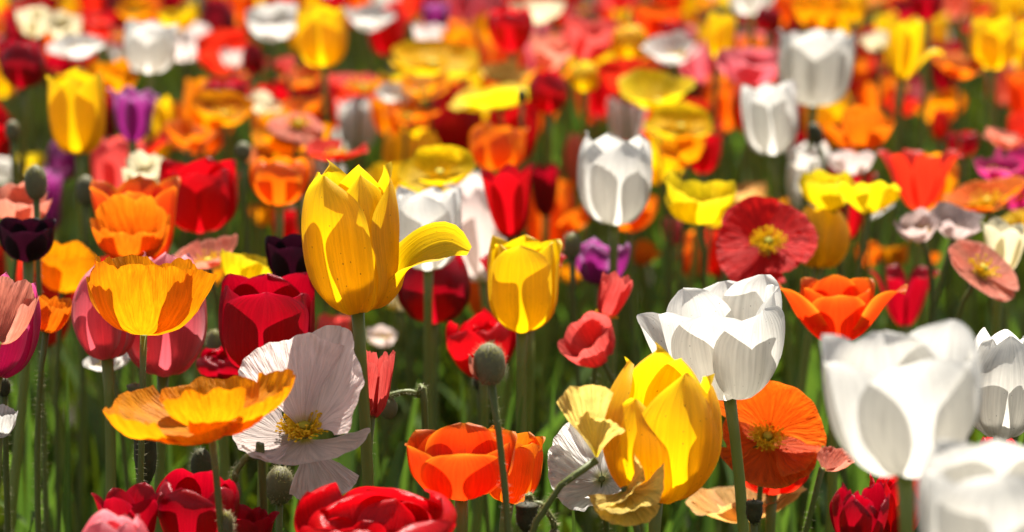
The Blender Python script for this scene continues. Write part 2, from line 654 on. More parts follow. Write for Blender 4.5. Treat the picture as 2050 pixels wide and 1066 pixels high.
def fit_head(R, pieces, box, d, aspect=None, lock=(0.6, 1.65), nat=1.0):
    """pieces: (verts, 3x3 rotation). returns base point and scales so that the head fills its measured size"""
    x0, x1, y0, y1 = box
    p = at((x0 + x1) / 2, (y0 + y1) / 2, d)
    sx = sz = (x1 - x0) / F * d * .5
    for _ in range(7):
        pts = np.vstack([(R @ M @ (V * np.array([sx, sx, sz])).T).T for V, M in pieces]) + p
        q = project(pts)
        mn, mx = q.min(0), q.max(0)
        kx = (x1 - x0) / max(mx[0] - mn[0], 1)
        ky = (y1 - y0) / max(mx[1] - mn[1], 1)
        sx *= kx
        sz *= kx * max(.5, min(2, (ky / kx))) ** 1.0
        sz = max(lock[0] * sx, min(lock[1] * sx, sz))
        c = (mn + mx) / 2
        p = p + d / F * (RT * ((x0 + x1) / 2 - c[0]) + UP * (c[1] - (y0 + y1) / 2))
    return p, sx, sz


def push_back(x0, x1, y0, y1, d, hero):
    """a flower that would come out too small to be real stands a little farther off instead"""
    w = (x1 - x0) / F * d
    if hero or d < 1.9 or d > 2.75 or w > .034:
        return d
    far = (CAM_Z - .35) * F / ((y0 + y1) / 2 + 450)
    return max(d, min(d * min(1.3, .034 / w), far))


def add_stem(root, base, p, axis, r0, r1, mat, through=None, sides=8, wob=.01, droop=0.0):
    """stem from the root on the ground to the head base p, arriving along the axis"""
    p = np.array(p)
    g = np.array(base)
    h = p[2]
    c2 = p - np.array(axis) * h * .22
    c1 = g + np.array([rng.uniform(-wob, wob), rng.uniform(-wob, wob), h * .45])
    path = []
    for t in np.linspace(0, 1, 13):
        b = (1 - t) ** 3 * g + 3 * (1 - t) ** 2 * t * c1 + 3 * (1 - t) * t * t * c2 + t ** 3 * p
        path.append(b - g)
    rad = [r0 + (r1 - r0) * t for t in np.linspace(0, 1, 13)]
    rad[-1] = r1 * 1.25
    V, Q = tube(path, rad, sides)
    link('stem', mesh_from('stem', V, Q, mat), root)
    return path


def add_hairs(root, path, r, n, length, seed=3, top=.0):
    rs = random.Random(seed)
    P = np.array(path)
    V, Q = [], []
    m = len(P) - 1
    for k in range(n):
        t = m * (0.35 + 0.64 * rs.random())
        i = min(int(t), m - 1)
        c = P[i] + (P[i + 1] - P[i]) * (t - i)
        a = rs.uniform(0, 2 * math.pi)
        dr = np.array([math.cos(a), math.sin(a), rs.uniform(-.25, .35)])
        L = length * rs.uniform(.5, 1.1)
        sd_ = np.array([-dr[1], dr[0], 0]) * .00016
        o = len(V)
        V += [c + dr * r * .8 - sd_, c + dr * r * .8 + sd_, c + dr * (r + L)]
        Q.append((o, o + 1, o + 2))
    o = link('hairs', mesh_from('stem_hairs', V, Q, M_HAIR, smooth=False), root)
    o['kind'] = 'stuff'


def ground_base(p, through, d, spread=.035):
    if through is not None:
        q = at(through[0], through[1], d)
        dirv = q - p
        t = min(1.6, max(1.0, -p[2] / dirv[2])) if dirv[2] < -1e-4 else 1.0
        g = p + dirv * t
        return np.array([g[0], g[1], 0.0])
    return np.array([p[0] + rng.uniform(-spread, spread), p[1] + rng.uniform(-spread, spread) + .01, 0.0])


TW = {'egg': (.6, 3.2), 'tall': (.6, 3.2), 'cup': (.6, 2.6), 'open': (.55, 2.0), 'bowl': (.5, 2.0), 'goblet': (.5, 2.2), 'star': (.5, 2.0), 'lily': (.6, 3.5)}


def tulip(col, x0, x1, y0, y1, d, var='cup', roll=None, tilt=None, phi=None, through=None, label=None, lm=None, petals=None, hero=None, double=False,
          leaves=2, extra=None, flop=None, ruffle=None, ops=None):
    d = push_back(x0, x1, y0, y1, d, hero)
    hi = d < 1.8 if hero is None else hero
    roll = rng.uniform(-5, 5) if roll is None else roll
    tilt = rng.uniform(-3, 5) if tilt is None else tilt
    phi = rng.uniform(0, 120) if phi is None else phi
    R = rotm('y', roll) @ rotm('x', tilt)
    pieces, metas = [], []
    rf = .012 if ruffle is None else ruffle
    if double:
        for w, (n, sc_, op) in enumerate(((5, 1.0, 6), (5, .86, 0), (4, .66, -3), (3, .45, -4))):
            for k in range(n):
                me, V = tulip_mesh('bowl' if w < 2 else 'open', rng.randint(1, 4) + 20, hi, .05)
                a = phi + 360 / n * k + w * 31 + rng.uniform(-9, 9)
                s = sc_ * rng.uniform(.92, 1.06)
                pieces.append((V * s, rotm('z', a) @ rotm('y', op + rng.uniform(-5, 9))))
                metas.append((me, s, None))
    else:
        n = petals or 6
        for k in range(n):
            outer = k % 2 == 0
            a = phi + 360 / n * k + rng.uniform(-5, 5)
            v2, lab = var, None
            if flop and k in flop:
                v2 = 'flop'
            me, V = tulip_mesh(v2, rng.randint(1, 4), hi, rf)
            s = rng.uniform(.97, 1.03) * (1.0 if outer else .955)
            op = rng.uniform(-1.5, 2.5) + (1.0 if outer else -1.5)
            if ops and k in ops:
                op, s = ops[k]
            pieces.append((V * s, rotm('z', a) @ rotm('y', op)))
            metas.append((me, s, lab))
    fitp = [pc for pc, mt in zip(pieces, metas)]
    p, sx, sz = fit_head(R, fitp, (x0, x1, y0, y1), d, lock=TW[var])
    if extra:
        for (v2, a, op, s, lab) in extra:
            me, V = tulip_mesh(v2, 2, True, .03)
            pieces.append((V * s, rotm('z', a) @ rotm('y', op)))
            metas.append((me, s, lab))
    base = ground_base(p, through, d)
    g = 'tulips in the flower bed'
    root = thing('tulip', base, 'tulip', g)
    mat = pmat(col, 'tulip', hi and col in ('white', 'yellow'))
    for (V, M), (me, s, lab) in zip(pieces, metas):
        o = link('petal', me, root, mat)
        set_m(o, p - base, R @ M, (sx * s, sx * s, sz * s))
        if lab:
            o['label'] = lab
    if var in ('open', 'star', 'bowl', 'goblet') and d < 2.6 and not double:
        o = link('pistil', tulip_pistil_mesh(), root)
        set_m(o, p - base, R, (sx * .9, sx * .9, sz * .8))
    axis = R @ np.array([0, 0, 1.0])
    add_stem(root, base, p + axis * .001, axis, .0042, .0031, M_STEM, sides=10 if hi else 7)
    for k in range(leaves + (1 if d < 2.6 else 0)):
        o = link('leaf', leaf_mesh(rng.randint(1, 5)), root)
        L = rng.uniform(.22, .34) * (p[2] / .45)
        set_m(o, (0, 0, .0 + .02 * k), rotm('z', rng.uniform(0, 360)), (L, L * rng.uniform(.95, 1.4), L))
    ITEMS.append(dict(root=root, kind='tulip', col=col, var='double' if double else var, box=(x0, x1, y0, y1), d=d, label=label, lm=lm, w=(x1 - x0) / F * d))
    return root


PW = {'cup': (.5, 1.5), 'bowl': (.45, 1.6), 'saucer': (.45, 2.2), 'flat': (.5, 2.4)}


def poppy(col, x0, x1, y0, y1, d, var='saucer', tilt=None, roll=None, phi=None, through=None, label=None, lm=None, petals=None, hero=None, centre=True,
          hook=None, lock=None, ck=1.0):
    d = push_back(x0, x1, y0, y1, d, hero)
    hi = d < 1.8 if hero is None else hero
    roll = rng.uniform(-12, 12) if roll is None else roll
    tilt = rng.uniform(-4, 16) if tilt is None else tilt
    phi = rng.uniform(0, 180) if phi is None else phi
    R = rotm('y', roll) @ rotm('x', tilt)
    pieces, metas = [], []
    spec = petals or [(0, 0, 1, 0), (180, 0, 1, 0), (90, 0, .96, 1), (270, 0, .96, 1)]
    for (a, op, s, inner) in spec:
        me, V = poppy_mesh(var, int(inner), rng.randint(1, 5), hi)
        s *= rng.uniform(.95, 1.05)
        j = 0 if petals else 1
        far = 1.0 if d < 2.0 else 1.8
        s *= 1 if j == 0 or d < 2 else rng.uniform(.84, 1.1)
        pieces.append((V * s, rotm('z', phi + a + j * rng.uniform(-8, 8) * far) @ rotm('y', op + j * rng.uniform(-9, 9) * far)))
        metas.append((me, s))
    p, sx, sz = fit_head(R, pieces, (x0, x1, y0, y1), d, lock=lock or PW[var])
    base = ground_base(p, through, d, .045)
    root = thing('poppy', base, 'poppy', 'poppies in the flower bed')
    mat = pmat(col, 'poppy')
    for (V, M), (me, s) in zip(pieces, metas):
        o = link('petal', me, root, mat)
        set_m(o, p - base, R @ M, (sx * s, sx * s, sz * s))
    if centre:
        k = max(sx * (1.0 if hi else 1.25), .028 if d > 1.9 else .02) * ck
        o = link('pistil', pistil_mesh(), root)
        set_m(o, p - base, R, (k * .8,) * 3)
        o = link('stamens', stamen_mesh(hi), root)
        set_m(o, p - base, R, (k * 1.1,) * 3)
        o['kind'] = 'stuff'
    axis = R @ np.array([0, 0, 1.0])
    if hook is not None:
        axis = np.array(hook, float) / np.linalg.norm(hook)
    path = add_stem(root, base, p + R @ np.array([0, 0, .001]), axis, .0024, .0017, M_PSTEM, sides=8 if hi else 6, wob=.02)
    if d < 1.95:
        add_hairs(root, path, .0018, 260, .0035, seed=int(x0))
    ITEMS.append(dict(root=root, kind='poppy', col=col, var=var, box=(x0, x1, y0, y1), d=d, label=label, lm=lm, w=(x1 - x0) / F * d))
    return root


def bud(x, y, w, h, d, col='green', roll=0, through=None, label=None, lm=None, hook=None, peek=None, hairs=True, spiky=False):
    """closed poppy bud or dark seed head on its stem; (x, y) is its middle"""
    s = h / F * d
    rw = w / F * d / 2
    ax = rotm('y', roll) @ np.array([0, 0, 1.0])
    cen = at(x, y, d)
    p = cen - ax * s / 2
    R = rotm('y', roll)
    prof = [(.15, 0), (.55, .05), (.86, .20), (1.0, .42), (.97, .62), (.80, .82), (.45, .95), (.10, 1.0)] if not spiky else \
           [(.20, 0), (.50, .08), (.85, .25), (1.0, .50), (.95, .75), (1.05, .86), (1.0, .93), (.35, .97), (.1, 1.0)]
    V, Q = lathe([(r * rw, z * s) for r, z in prof], 16, .05 if spiky else .02, 8 if spiky else 2)
    base = ground_base(p, through, d, .03)
    nm = 'poppy_seed_head' if spiky or col == 'dark' else 'poppy_bud'
    root = thing(nm, base, 'seed head' if 'seed' in nm else 'poppy bud', 'closed buds and seed heads in the flower bed')
    o = link('seed_pod' if 'seed' in nm else 'bud', mesh_from('bud', V, Q, M_DRY if col == 'dark' else M_BUD), root)
    set_m(o, p - base, R, (1, 1, 1))
    rs = random.Random(int(x))
    if d < 2.1:
        HV, HQ = [], []
        for k in range(420):
            zf = rs.random()
            rr = np.interp(zf, [q[1] for q in prof], [q[0] for q in prof]) * rw
            a = rs.uniform(0, 6.283)
            c = np.array([math.cos(a) * rr, math.sin(a) * rr, zf * s])
            dr = np.array([math.cos(a), math.sin(a), (zf - .4) * 1.2])
            L = (.0026 if not spiky else .0018) * rs.uniform(.5, 1.2)
            sd_ = np.array([-dr[1], dr[0], 0]) * .00022
            q = len(HV)
            HV += [c * .98 - sd_, c * .98 + sd_, c + dr * L]
            HQ.append((q, q + 1, q + 2))
        ho = link('hairs', mesh_from('bud_hairs', HV, HQ, M_HAIR if col != 'dark' else M_DRY, smooth=False), root)
        set_m(ho, p - base, R, (1, 1, 1))
        ho['kind'] = 'stuff'
    if peek:
        me, V2 = tulip_mesh('egg', 3, True, .03)
        po = link('petal', me, root, pmat(peek, 'poppy'))
        set_m(po, p - base + np.array([-rw * .55, -.002, s * .18]), R @ rotm('y', -14) @ rotm('z', 180), (s * .62, s * .62, s * .62))
    sax = ax if hook is None else np.array(hook, float) / np.linalg.norm(hook)
    path = add_stem(root, base, p + ax * .002, sax, .0024, .0018, M_PSTEM, wob=.012)
    if d < 1.95:
        add_hairs(root, path, .0019, 240, .0034, seed=int(x) + 1)
    ITEMS.append(dict(root=root, kind='seed head' if 'seed' in nm else 'poppy bud', col=col, var='bud', box=(x - w / 2, x + w / 2, y - h / 2, y + h / 2), d=d, label=label, lm=lm, w=rw * 2))
    return root


def nodding(x, y, w, h, d, apex, right, label, lm=None):
    """bud hanging from a hooked stem; apex = top of the hook in px, right = +1 when the stem stands to the right of the bud"""
    s, rw = h / F * d, w / F * d / 2
    cen = at(x, y, d)
    top = cen + np.array([0, 0, s / 2])
    a = at(apex[0], apex[1], d)
    off = (a[0] - top[0])
    foot = np.array([a[0] + off * 1.1, a[1] + .02, 0.0])
    root = thing('poppy_bud', foot, 'poppy bud', 'closed buds and seed heads in the flower bed')
    prof = [(.12, 0), (.5, .05), (.85, .2), (1, .45), (.95, .68), (.7, .88), (.3, 1.0)]
    V, Q = lathe([(r * rw, z * s) for r, z in prof], 14, .02, 2)
    o = link('bud', mesh_from('bud', V, Q, M_BUD), root)
    set_m(o, cen - foot - np.array([0, 0, s / 2]), np.eye(3), (1, 1, 1))
    hz = a[2]
    pts = [foot, foot + np.array([0, 0, hz * .5]), np.array([a[0] + off * .95, a[1], hz - abs(off) * 1.3]),
           np.array([a[0] + off * .6, a[1], hz - abs(off) * .25]), a, top + np.array([off * .18, 0, (hz - top[2]) * .45]), top]
    path = [q - foot for q in spline(pts, 30)]
    V, Q = tube(path, [.0023 - .0006 * i / 29 for i in range(30)], 8)
    link('stem', mesh_from('stem', V, Q, M_PSTEM), root)
    if d < 2:
        add_hairs(root, path, .002, 300, .0036, seed=int(x))
    ITEMS.append(dict(root=root, kind='poppy bud', col='green', var='bud', box=(min(x - w / 2, apex[0]), max(x + w / 2, apex[0]), min(y - h / 2, apex[1]), y + h / 2), d=d, label=label, lm=lm, w=rw * 2))


def leaf_shoot(x, y, wpx, d, n, label, lm=None, lean=0.0):
    """a flowerless tulip: broad upright leaves, the tallest with its tip at (x, y)"""
    tip = at(x, y, d)
    base = np.array([tip[0] - lean * .05, tip[1] + .01, 0.0])
    root = thing('tulip_leaves', base, 'leaves', 'leafy tulip shoots without a flower')
    for k in range(n):
        o = link('leaf', leaf_mesh(6 + k), root)
        L = tip[2] * (1.0 if k == 0 else rng.uniform(.6, .85)) * 1.03
        a = 200 if k == 0 else rng.uniform(0, 360)
        wd = wpx / F * d / .165 * (1 if k == 0 else .9)
        set_m(o, (0, 0, 0), rotm('z', a if k else rng.choice((-80, -100, 80))), (L * .35, wd * 1.15, L))
    ITEMS.append(dict(root=root, kind='tulip leaves', col='green', var='leaf', box=(x - wpx / 2, x + wpx / 2, y, y + 80), d=d, label=label, lm=lm, w=.03))


# ================================================================== the setting
me = mesh_from('ground', [(-150, -150, 0), (150, -150, 0), (150, 150, 0), (-150, 150, 0)], [(0, 1, 2, 3)], soil_material(), smooth=False)
gr = link('ground', me)
gr['kind'] = 'structure'


def undergrowth():
    rs = np.random.RandomState(8)
    n = 19000
    d = 1.25 + 7.5 * rs.rand(n) ** 1.3
    x = (rs.rand(n) - .5) * (.36 * d * 1.5 + .25)
    h = rs.uniform(.10, .33, n) * np.where(rs.rand(n) < .75, .85, 1.0)
    w = rs.uniform(.0022, .0075, n)
    ang = rs.rand(n) * 2 * math.pi
    lean = rs.uniform(.02, .45, n) * h
    la = rs.rand(n) * 2 * math.pi
    segs = 5
    ts = np.linspace(0, 1, segs)
    V = np.zeros((n, segs, 2, 3))
    for k, t in enumerate(ts):
        ww = w * (0.5 + 1.2 * t) * (1 - t ** 2.5) + .0003
        cx = x + np.cos(la) * lean * t * t
        cy = d + np.sin(la) * lean * t * t
        cz = h * t * (1 - .15 * t)
        for s, q in ((-1, 0), (1, 1)):
            V[:, k, q, 0] = cx + s * ww * np.cos(ang + t * .8)
            V[:, k, q, 1] = cy + s * ww * np.sin(ang + t * .8)
            V[:, k, q, 2] = cz
    V = V.reshape(-1, 3)
    base = (np.arange(n) * segs * 2)[:, None]
    Q = np.concatenate([base + np.array([[2 * k, 2 * k + 1, 2 * k + 3, 2 * k + 2]]) for k in range(segs - 1)])
    me = bpy.data.meshes.new('undergrowth')
    me.vertices.add(len(V))
    me.vertices.foreach_set('co', V.ravel())
    me.loops.add(Q.size)
    me.loops.foreach_set('vertex_index', Q.ravel().astype(np.int32))
    me.polygons.add(len(Q))
    me.polygons.foreach_set('loop_start', (np.arange(len(Q)) * 4).astype(np.int32))
    me.polygons.foreach_set('loop_total', np.full(len(Q), 4, dtype=np.int32))
    me.materials.append(M_GRASS)
    me.update()
    me.validate()
    me.polygons.foreach_set("use_smooth", [True] * len(me.polygons))
    o = link('undergrowth', me)
    o['kind'] = 'stuff'
    o['label'] = 'green leaves and stems growing densely below the flowers'
    o['category'] = 'undergrowth'


undergrowth()

# ================================================================== the flowers
T, P, B = tulip, poppy, bud

# ---- the sharp flowers near the front
T('yellow', 603, 800, 317, 632, 1.62, 'tall', roll=-4, tilt=2, phi=242, ruffle=.03, through=(752, 965), hero=True, leaves=3,
  extra=[('peel', 0, 1, 1.07, 'petal peeled outward and curled over at its tip')],
  label='tallest yellow tulip, one petal peeled out sideways and curled at its tip', lm='tall yellow tulip with peeled petal')
T('white', 788, 926, 372, 543, 2.00, 'cup', roll=1, tilt=0, phi=28, through=(849, 800),
  label='white tulip just behind the peeled petal of the tall yellow tulip', lm='white tulip behind the peeled petal')
T('yellow', 975, 1126, 470, 668, 1.83, 'cup', roll=1, tilt=0, phi=270, through=(1050, 840), hero=True, ruffle=.02,
  label='smaller yellow tulip with pointed crown-like tips in front of a red tulip', lm='crown-tipped yellow tulip')
T('white', 1155, 1306, 262, 452, 2.08, 'tall', roll=1, tilt=0, phi=278, through=(1232, 740),
  label='slender white tulip on a long bare stem among blurred flowers', lm='slender long-stemmed white tulip')
T('white', 1274, 1572, 550, 803, 1.66, 'goblet', roll=-10, tilt=4, phi=262, through=(1474, 1066), hero=True, petals=8, ruffle=.02, ops={1: (9, 1.02), 4: (8, 1.0), 6: (11, .98), 3: (6, 1.03)},
  label='open many-petalled white tulip flecked with specks, above a yellow tulip', lm='open many-petalled white tulip')
T('yellow', 1203, 1446, 684, 1010, 1.54, 'egg', roll=3, tilt=6, phi=232, ruffle=.03, ops={0: (12, .84), 1: (4, 1.0), 2: (7, .95), 5: (4, .98)}, through=(1325, 1100), hero=True,
  label='large yellow tulip standing low in front of the open white tulip', lm='yellow tulip below the open white')
T('white', 1642, 1966, 640, 958, 1.26, 'goblet', roll=-4, tilt=3, phi=280, through=(1815, 1066), hero=True,
  label='big soft-focus white tulip, the whole cup in view, nearest the lens', lm='big soft-focus white tulip')
T('white', 1835, 2170, 880, 1200, 1.15, 'cup', roll=-3, tilt=2, phi=262, hero=True,
  label='soft-focus white tulip cut off by the bottom corner of the picture')
T('white', 1926, 2090, 655, 882, 1.64, 'egg', roll=2, tilt=2, phi=265, hero=True,
  label='sharp white tulip half hidden behind the big soft-focus white one', lm='sharp white tulip beside the big soft-focus one')
T('redorange', 810, 1036, 846, 1003, 1.54, 'goblet', roll=-1, tilt=4, phi=270, through=(923, 1066), hero=True,
  label='orange-red bowl-shaped tulip with rounded yellow-edged petals', lm='bowl-shaped orange-red tulip')
T('orange', 962, 1092, 850, 1010, 1.66, 'cup', roll=7, tilt=0, phi=250,
  label='bright orange tulip tucked behind the bowl-shaped orange-red tulip')
P('gold', 205, 592, 738, 892, 1.47, 'bowl', tilt=2, roll=-6, phi=0, through=(432, 1066), centre=False, lock=(.5, 1.6),
  petals=[(188, 14, 1.05, 1), (-2, 8, 1.02, 1), (276, -8, .86, 2), (244, 22, .74, 1), (312, 16, .72, 1), (90, 4, .8, 1)],
  label='golden orange poppy spread like a saucer in front of the white poppy', lm='golden saucer-shaped poppy')
P('blush', 465, 742, 660, 1000, 1.58, 'saucer', tilt=20, roll=-4, phi=0, through=(540, 1066), hero=True, lock=(.5, 1.7),
  petals=[(20, -42, 1.2, 1), (112, -62, 1.22, 2), (186, 2, .80, 1), (276, 4, .74, 0), (294, 62, .74, 2)], ck=.85,
  label='pale pink-white poppy with crinkled petals and yellow-green centre', lm='crinkled pale pink poppy')
P('gold', 172, 438, 508, 672, 1.60, 'cup', tilt=-15, roll=0, phi=90, through=(288, 780), hero=True, centre=False, lock=(.5, 1.6),
  label='golden orange cup-shaped poppy glowing in front of two pink tulips', lm='golden cup-shaped poppy')
T('pink', 143, 275, 530, 722, 1.74, 'egg', roll=-3, phi=250, through=(217, 1000), hero=True,
  label='pink tulip behind the left edge of the golden cup-shaped poppy')
T('pink', 240, 415, 503, 756, 1.78, 'egg', roll=3, phi=280, through=(322, 1000), hero=True,
  label='rosy pink tulip peeping out below the golden cup-shaped poppy', lm='rosy pink tulip')
T('crimson', 437, 633, 545, 752, 1.73, 'cup', roll=3, tilt=3, phi=272, through=(540, 1000), hero=True,
  label='deep crimson-red tulip just below the tall yellow tulip', lm='deep red tulip beside the tall yellow one')
T('crimson', 600, 700, 682, 775, 1.82, 'bowl', double=True, label='dark red double tulip peeping out behind the pale pink poppy')
T('crimson', 392, 505, 690, 765, 1.86, 'bowl', double=True, label='dark red double tulip low between the rosy pink and deep red tulips')
T('red', 588, 915, 968, 1150, 1.46, 'bowl', double=True, hero=True, roll=0, tilt=8,
  label='ruffled red double tulip rising from the bottom edge below the pale poppy', lm='ruffled red double tulip')
T('crimson', 310, 480, 938, 1110, 1.52, 'bowl', hero=True, phi=20, label='dark crimson tulip behind the stems below the golden saucer poppy', lm='dark crimson tulip at the bottom')
T('crimson', 182, 325, 965, 1120, 1.50, 'open', hero=True, phi=70, label='crimson tulip with one pointed petal rising at the bottom edge')
T('crimson', 462, 560, 1008, 1120, 1.56, 'open', phi=10, label='crimson tulip low beside the ruffled red double tulip')
T('pink', 148, 305, 1020, 1190, 1.40, 'egg', hero=True, phi=250, label='dusky pink tulip just showing at the bottom edge')
P('flame', 1424, 1655, 768, 968, 1.74, 'saucer', tilt=42, roll=4, phi=0, through=(1487, 1066), hero=True, lock=(.5, 2.2),
  petals=[(74, -44, 1.12, 0), (274, 10, .98, 0), (346, 2, 1.02, 1), (168, -6, .84, 1)],
  label='vivid orange poppy showing its stamens, beside the low yellow tulip', lm='vivid orange poppy with open stamens')
T('scarlet', 1468, 1622, 905, 992, 1.79, 'bowl', phi=30, through=(1538, 1066), label='red tulip cup hidden under the vivid orange poppy')
P('salmon', 1630, 1712, 893, 945, 1.73, 'saucer', tilt=8, roll=12, centre=False, petals=[(0, 10, 1, 0), (40, 12, .9, 1)],
  label='pink-white poppy petal jutting out beside the vivid orange poppy')
P('apricot', 1372, 1616, 960, 1048, 1.82, 'saucer', tilt=-4, roll=-8, phi=20, centre=False, label='pale apricot poppy beneath the vivid orange poppy')
P('straw', 1114, 1252, 752, 935, 1.50, 'saucer', tilt=66, roll=0, phi=0, through=(1116, 1066), centre=False, lock=(.6, 1.6), hero=True,
  petals=[(104, -8, 1, 3), (86, -34, .86, 3)], hook=(.75, 0, .35),
  label='withered straw-yellow poppy with crumpled upright petals', lm='withered straw-yellow poppy')
P('straw', 1176, 1330, 896, 1066, 1.51, 'saucer', tilt=70, roll=0, phi=0, through=(1242, 1066), centre=False, lock=(.6, 2.0), hero=True,
  petals=[(262, -4, .9, 1), (300, -24, 1.05, 1), (330, -38, .8, 1)], hook=(-.3, 0, .8),
  label='crumpled yellow poppy hanging down beside the low yellow tulip')
P('white', 1096, 1296, 806, 1052, 1.64, 'saucer', tilt=48, roll=-12, phi=30, centre=False, label='white poppy behind the withered straw-yellow poppy', lm='white poppy behind the withered one')
B(980, 729, 64, 86, 1.485, roll=-4, through=(1003, 1066), peek='salmon', hook=(-.18, 0, 1), label='round hairy poppy bud with a sliver of salmon petal', lm='round hairy bud with a salmon sliver')
P('coral', 722, 792, 686, 852, 1.64, 'cup', tilt=0, roll=6, phi=10, through=(784, 965), lock=(.6, 3.2), petals=[(0, -4, 1, 0), (180, -4, .9, 0), (90, -8, .9, 1)], centre=False,
  label='half-opened coral poppy squeezed into a narrow cup', lm='half-opened coral poppy')
nodding(778, 818, 36, 46, 1.70, (815, 785), 1, 'nodding poppy bud on a hooked stem right of the half-opened coral poppy')
P('coral', 1116, 1232, 614, 746, 1.86, 'bowl', tilt=30, roll=-30, label='crumpled coral poppy left of the slender white tulip stem', lm='crumpled coral poppy')
P('coral', 1196, 1268, 522, 660, 1.88, 'cup', tilt=0, roll=18, lock=(.6, 2.6), hero=True, label='upright coral-red poppy right behind the slender white tulip stem')
T('redorange', 1602, 1752, 550, 692, 1.86, 'goblet', roll=0, tilt=6, phi=270, hero=True, extra=[('star', 212, -4, 1.1, None), ('star', -32, -4, 1.1, None)],
  label='star-shaped orange-red tulip with splayed petals above the big soft-focus white tulip', lm='star-shaped orange tulip')
T('crimson', 1738, 1882, 528, 655, 2.25, 'star', label='dark crimson open tulip just right of the star-shaped orange tulip')
T('crimson', 793, 942, 488, 650, 2.06, 'egg', roll=2, phi=270, label='red tulip right below the white tulip behind the peeled petal', lm='red tulip below a white one')
T('red', 892, 1036, 615, 760, 1.94, 'bowl', double=True, label='full red double tulip behind the round hairy bud', lm='full red double tulip')
T('red', 960, 1134, 478, 690, 2.00, 'star', phi=270, label='open red tulip spreading behind the crown-tipped yellow tulip')
T('orange', 928, 988, 526, 635, 2.25, 'cup', label='narrow orange tulip left of the crown-tipped yellow tulip')
P('cherry', 1434, 1638, 416, 556, 2.00, 'saucer', tilt=44, roll=-3, phi=40, hero=True, label='red poppy facing forward with a round yellow centre', lm='red poppy with yellow centre')

# ---- soft flowers in the middle rows
P('lemon', 1598, 1705, 325, 435, 2.16, 'bowl', tilt=10, roll=-14, label='bright yellow poppy, rumpled, right above the red poppy with yellow centre', lm='rumpled bright yellow poppy')
P('lemon', 1672, 1804, 352, 440, 2.12, 'saucer', tilt=-6, roll=10, label='bright yellow poppy drooping beside the rumpled one')
T('scarlet', 1754, 1926, 298, 422, 2.35, 'star', roll=0, phi=272, tilt=-4, label='flared scarlet tulip right of the bright yellow poppies', lm='flared scarlet tulip')
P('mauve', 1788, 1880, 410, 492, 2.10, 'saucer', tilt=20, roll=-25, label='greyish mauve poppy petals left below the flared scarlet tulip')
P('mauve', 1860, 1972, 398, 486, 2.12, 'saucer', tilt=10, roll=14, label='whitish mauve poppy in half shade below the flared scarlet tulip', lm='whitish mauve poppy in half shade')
T('cream', 1964, 2068, 434, 548, 2.02, 'open', label='cream tulip at the edge right of the mauve poppies', lm='cream tulip at the edge')
P('salmon', 1898, 2040, 495, 588, 1.97, 'saucer', tilt=25, roll=30, label='salmon poppy with yellow centre under the cream tulip', lm='salmon poppy under the cream tulip')
T('yellow', 1585, 1702, 408, 538, 2.16, 'egg', roll=6, label='dull yellow tulip right behind the red poppy with yellow centre')
P('orange', 1712, 1766, 474, 545, 2.12, 'cup', label='small orange poppy left of the pair above the crimson open tulip')
P('gold', 1756, 1818, 478, 545, 2.12, 'cup', label='small golden poppy paired with an orange one above the crimson open tulip')
P('orange', 1852, 1884, 494, 536, 2.15, 'cup', label='tiny orange poppy below the whitish mauve poppy', centre=False)
P('lemon', 1330, 1475, 340, 450, 2.12, 'cup', tilt=14, roll=-6, label='rumpled yellow poppy right of the slender white tulip', lm='rumpled yellow poppy by slender white tulip')
P('yellow', 1400, 1478, 370, 462, 2.10, 'cup', tilt=-10, roll=12, centre=False, label='yellow poppy hanging low above the small orange tulip')
P('apricot', 1462, 1534, 355, 425, 2.18, 'bowl', label='peach poppy between the rumpled yellow and red poppies')
P('gold', 1528, 1580, 392, 425, 2.22, 'saucer', label='gold poppy just above the rim of the red yellow-centred poppy')
T('orange', 1358, 1414, 458, 556, 2.06, 'egg', label='closed orange tulip left of the red poppy with yellow centre', lm='closed orange tulip')
T('scarlet', 1404, 1470, 450, 556, 2.08, 'cup', label='scarlet tulip wedged behind the red poppy with yellow centre')
P('orange', 1114, 1186, 398, 462, 2.12, 'cup', tilt=-10, roll=-30, lock=(.5, 1.6), centre=False, label='single orange poppy petal cup low left of the slender white tulip', lm='lone orange poppy cup')
B(1146, 492, 34, 52, 2.05, label='brown-green bud below the lone orange poppy cup')
T('purple', 1148, 1262, 474, 572, 2.12, 'bowl', double=True, label='purple double tulip behind the slender white tulip stem', lm='purple double tulip')
P('gold', 1118, 1168, 520, 578, 2.02, 'cup', label='small golden poppy between crown-tipped yellow and purple tulips')
P('orange', 1268, 1326, 466, 545, 2.12, 'cup', roll=28, lock=(.5, 2.0), centre=False, label='bent orange poppy petal right of the purple double tulip')
T('pink', 1324, 1372, 434, 492, 2.16, 'cup', label='little pink tulip above the closed orange tulip')
P('yellow', 796, 952, 292, 386, 2.20, 'bowl', tilt=26, roll=0, phi=20, label='yellow poppy bowl just above the white tulip behind the peeled petal', lm='yellow poppy bowl')
T('red', 962, 1068, 325, 478, 2.14, 'open', phi=270, label='red tulip with pink base above the crown-tipped yellow tulip', lm='red tulip with pink base')
T('crimson', 1050, 1122, 318, 440, 2.22, 'open', label='crimson tulip with shining petal tips beside the pink-based red tulip')
P('white', 938, 985, 330, 400, 2.34, 'cup', label='white poppy squeezed between yellow poppy bowl and red tulip')
T('orange', 938, 1058, 253, 332, 2.5, 'cup', label='orange tulip right above the pink-based red tulip', lm='orange tulip above the red one')
T('salmon', 1130, 1180, 264, 372, 2.28, 'egg', label='salmon tulip half hidden by the slender white tulip')
T('yellow', 92, 212, 134, 310, 2.32, 'cup', phi=90, tilt=4, roll=-1, label='yellow cup tulip standing clear of blurred greenery', lm='blurred yellow cup tulip')
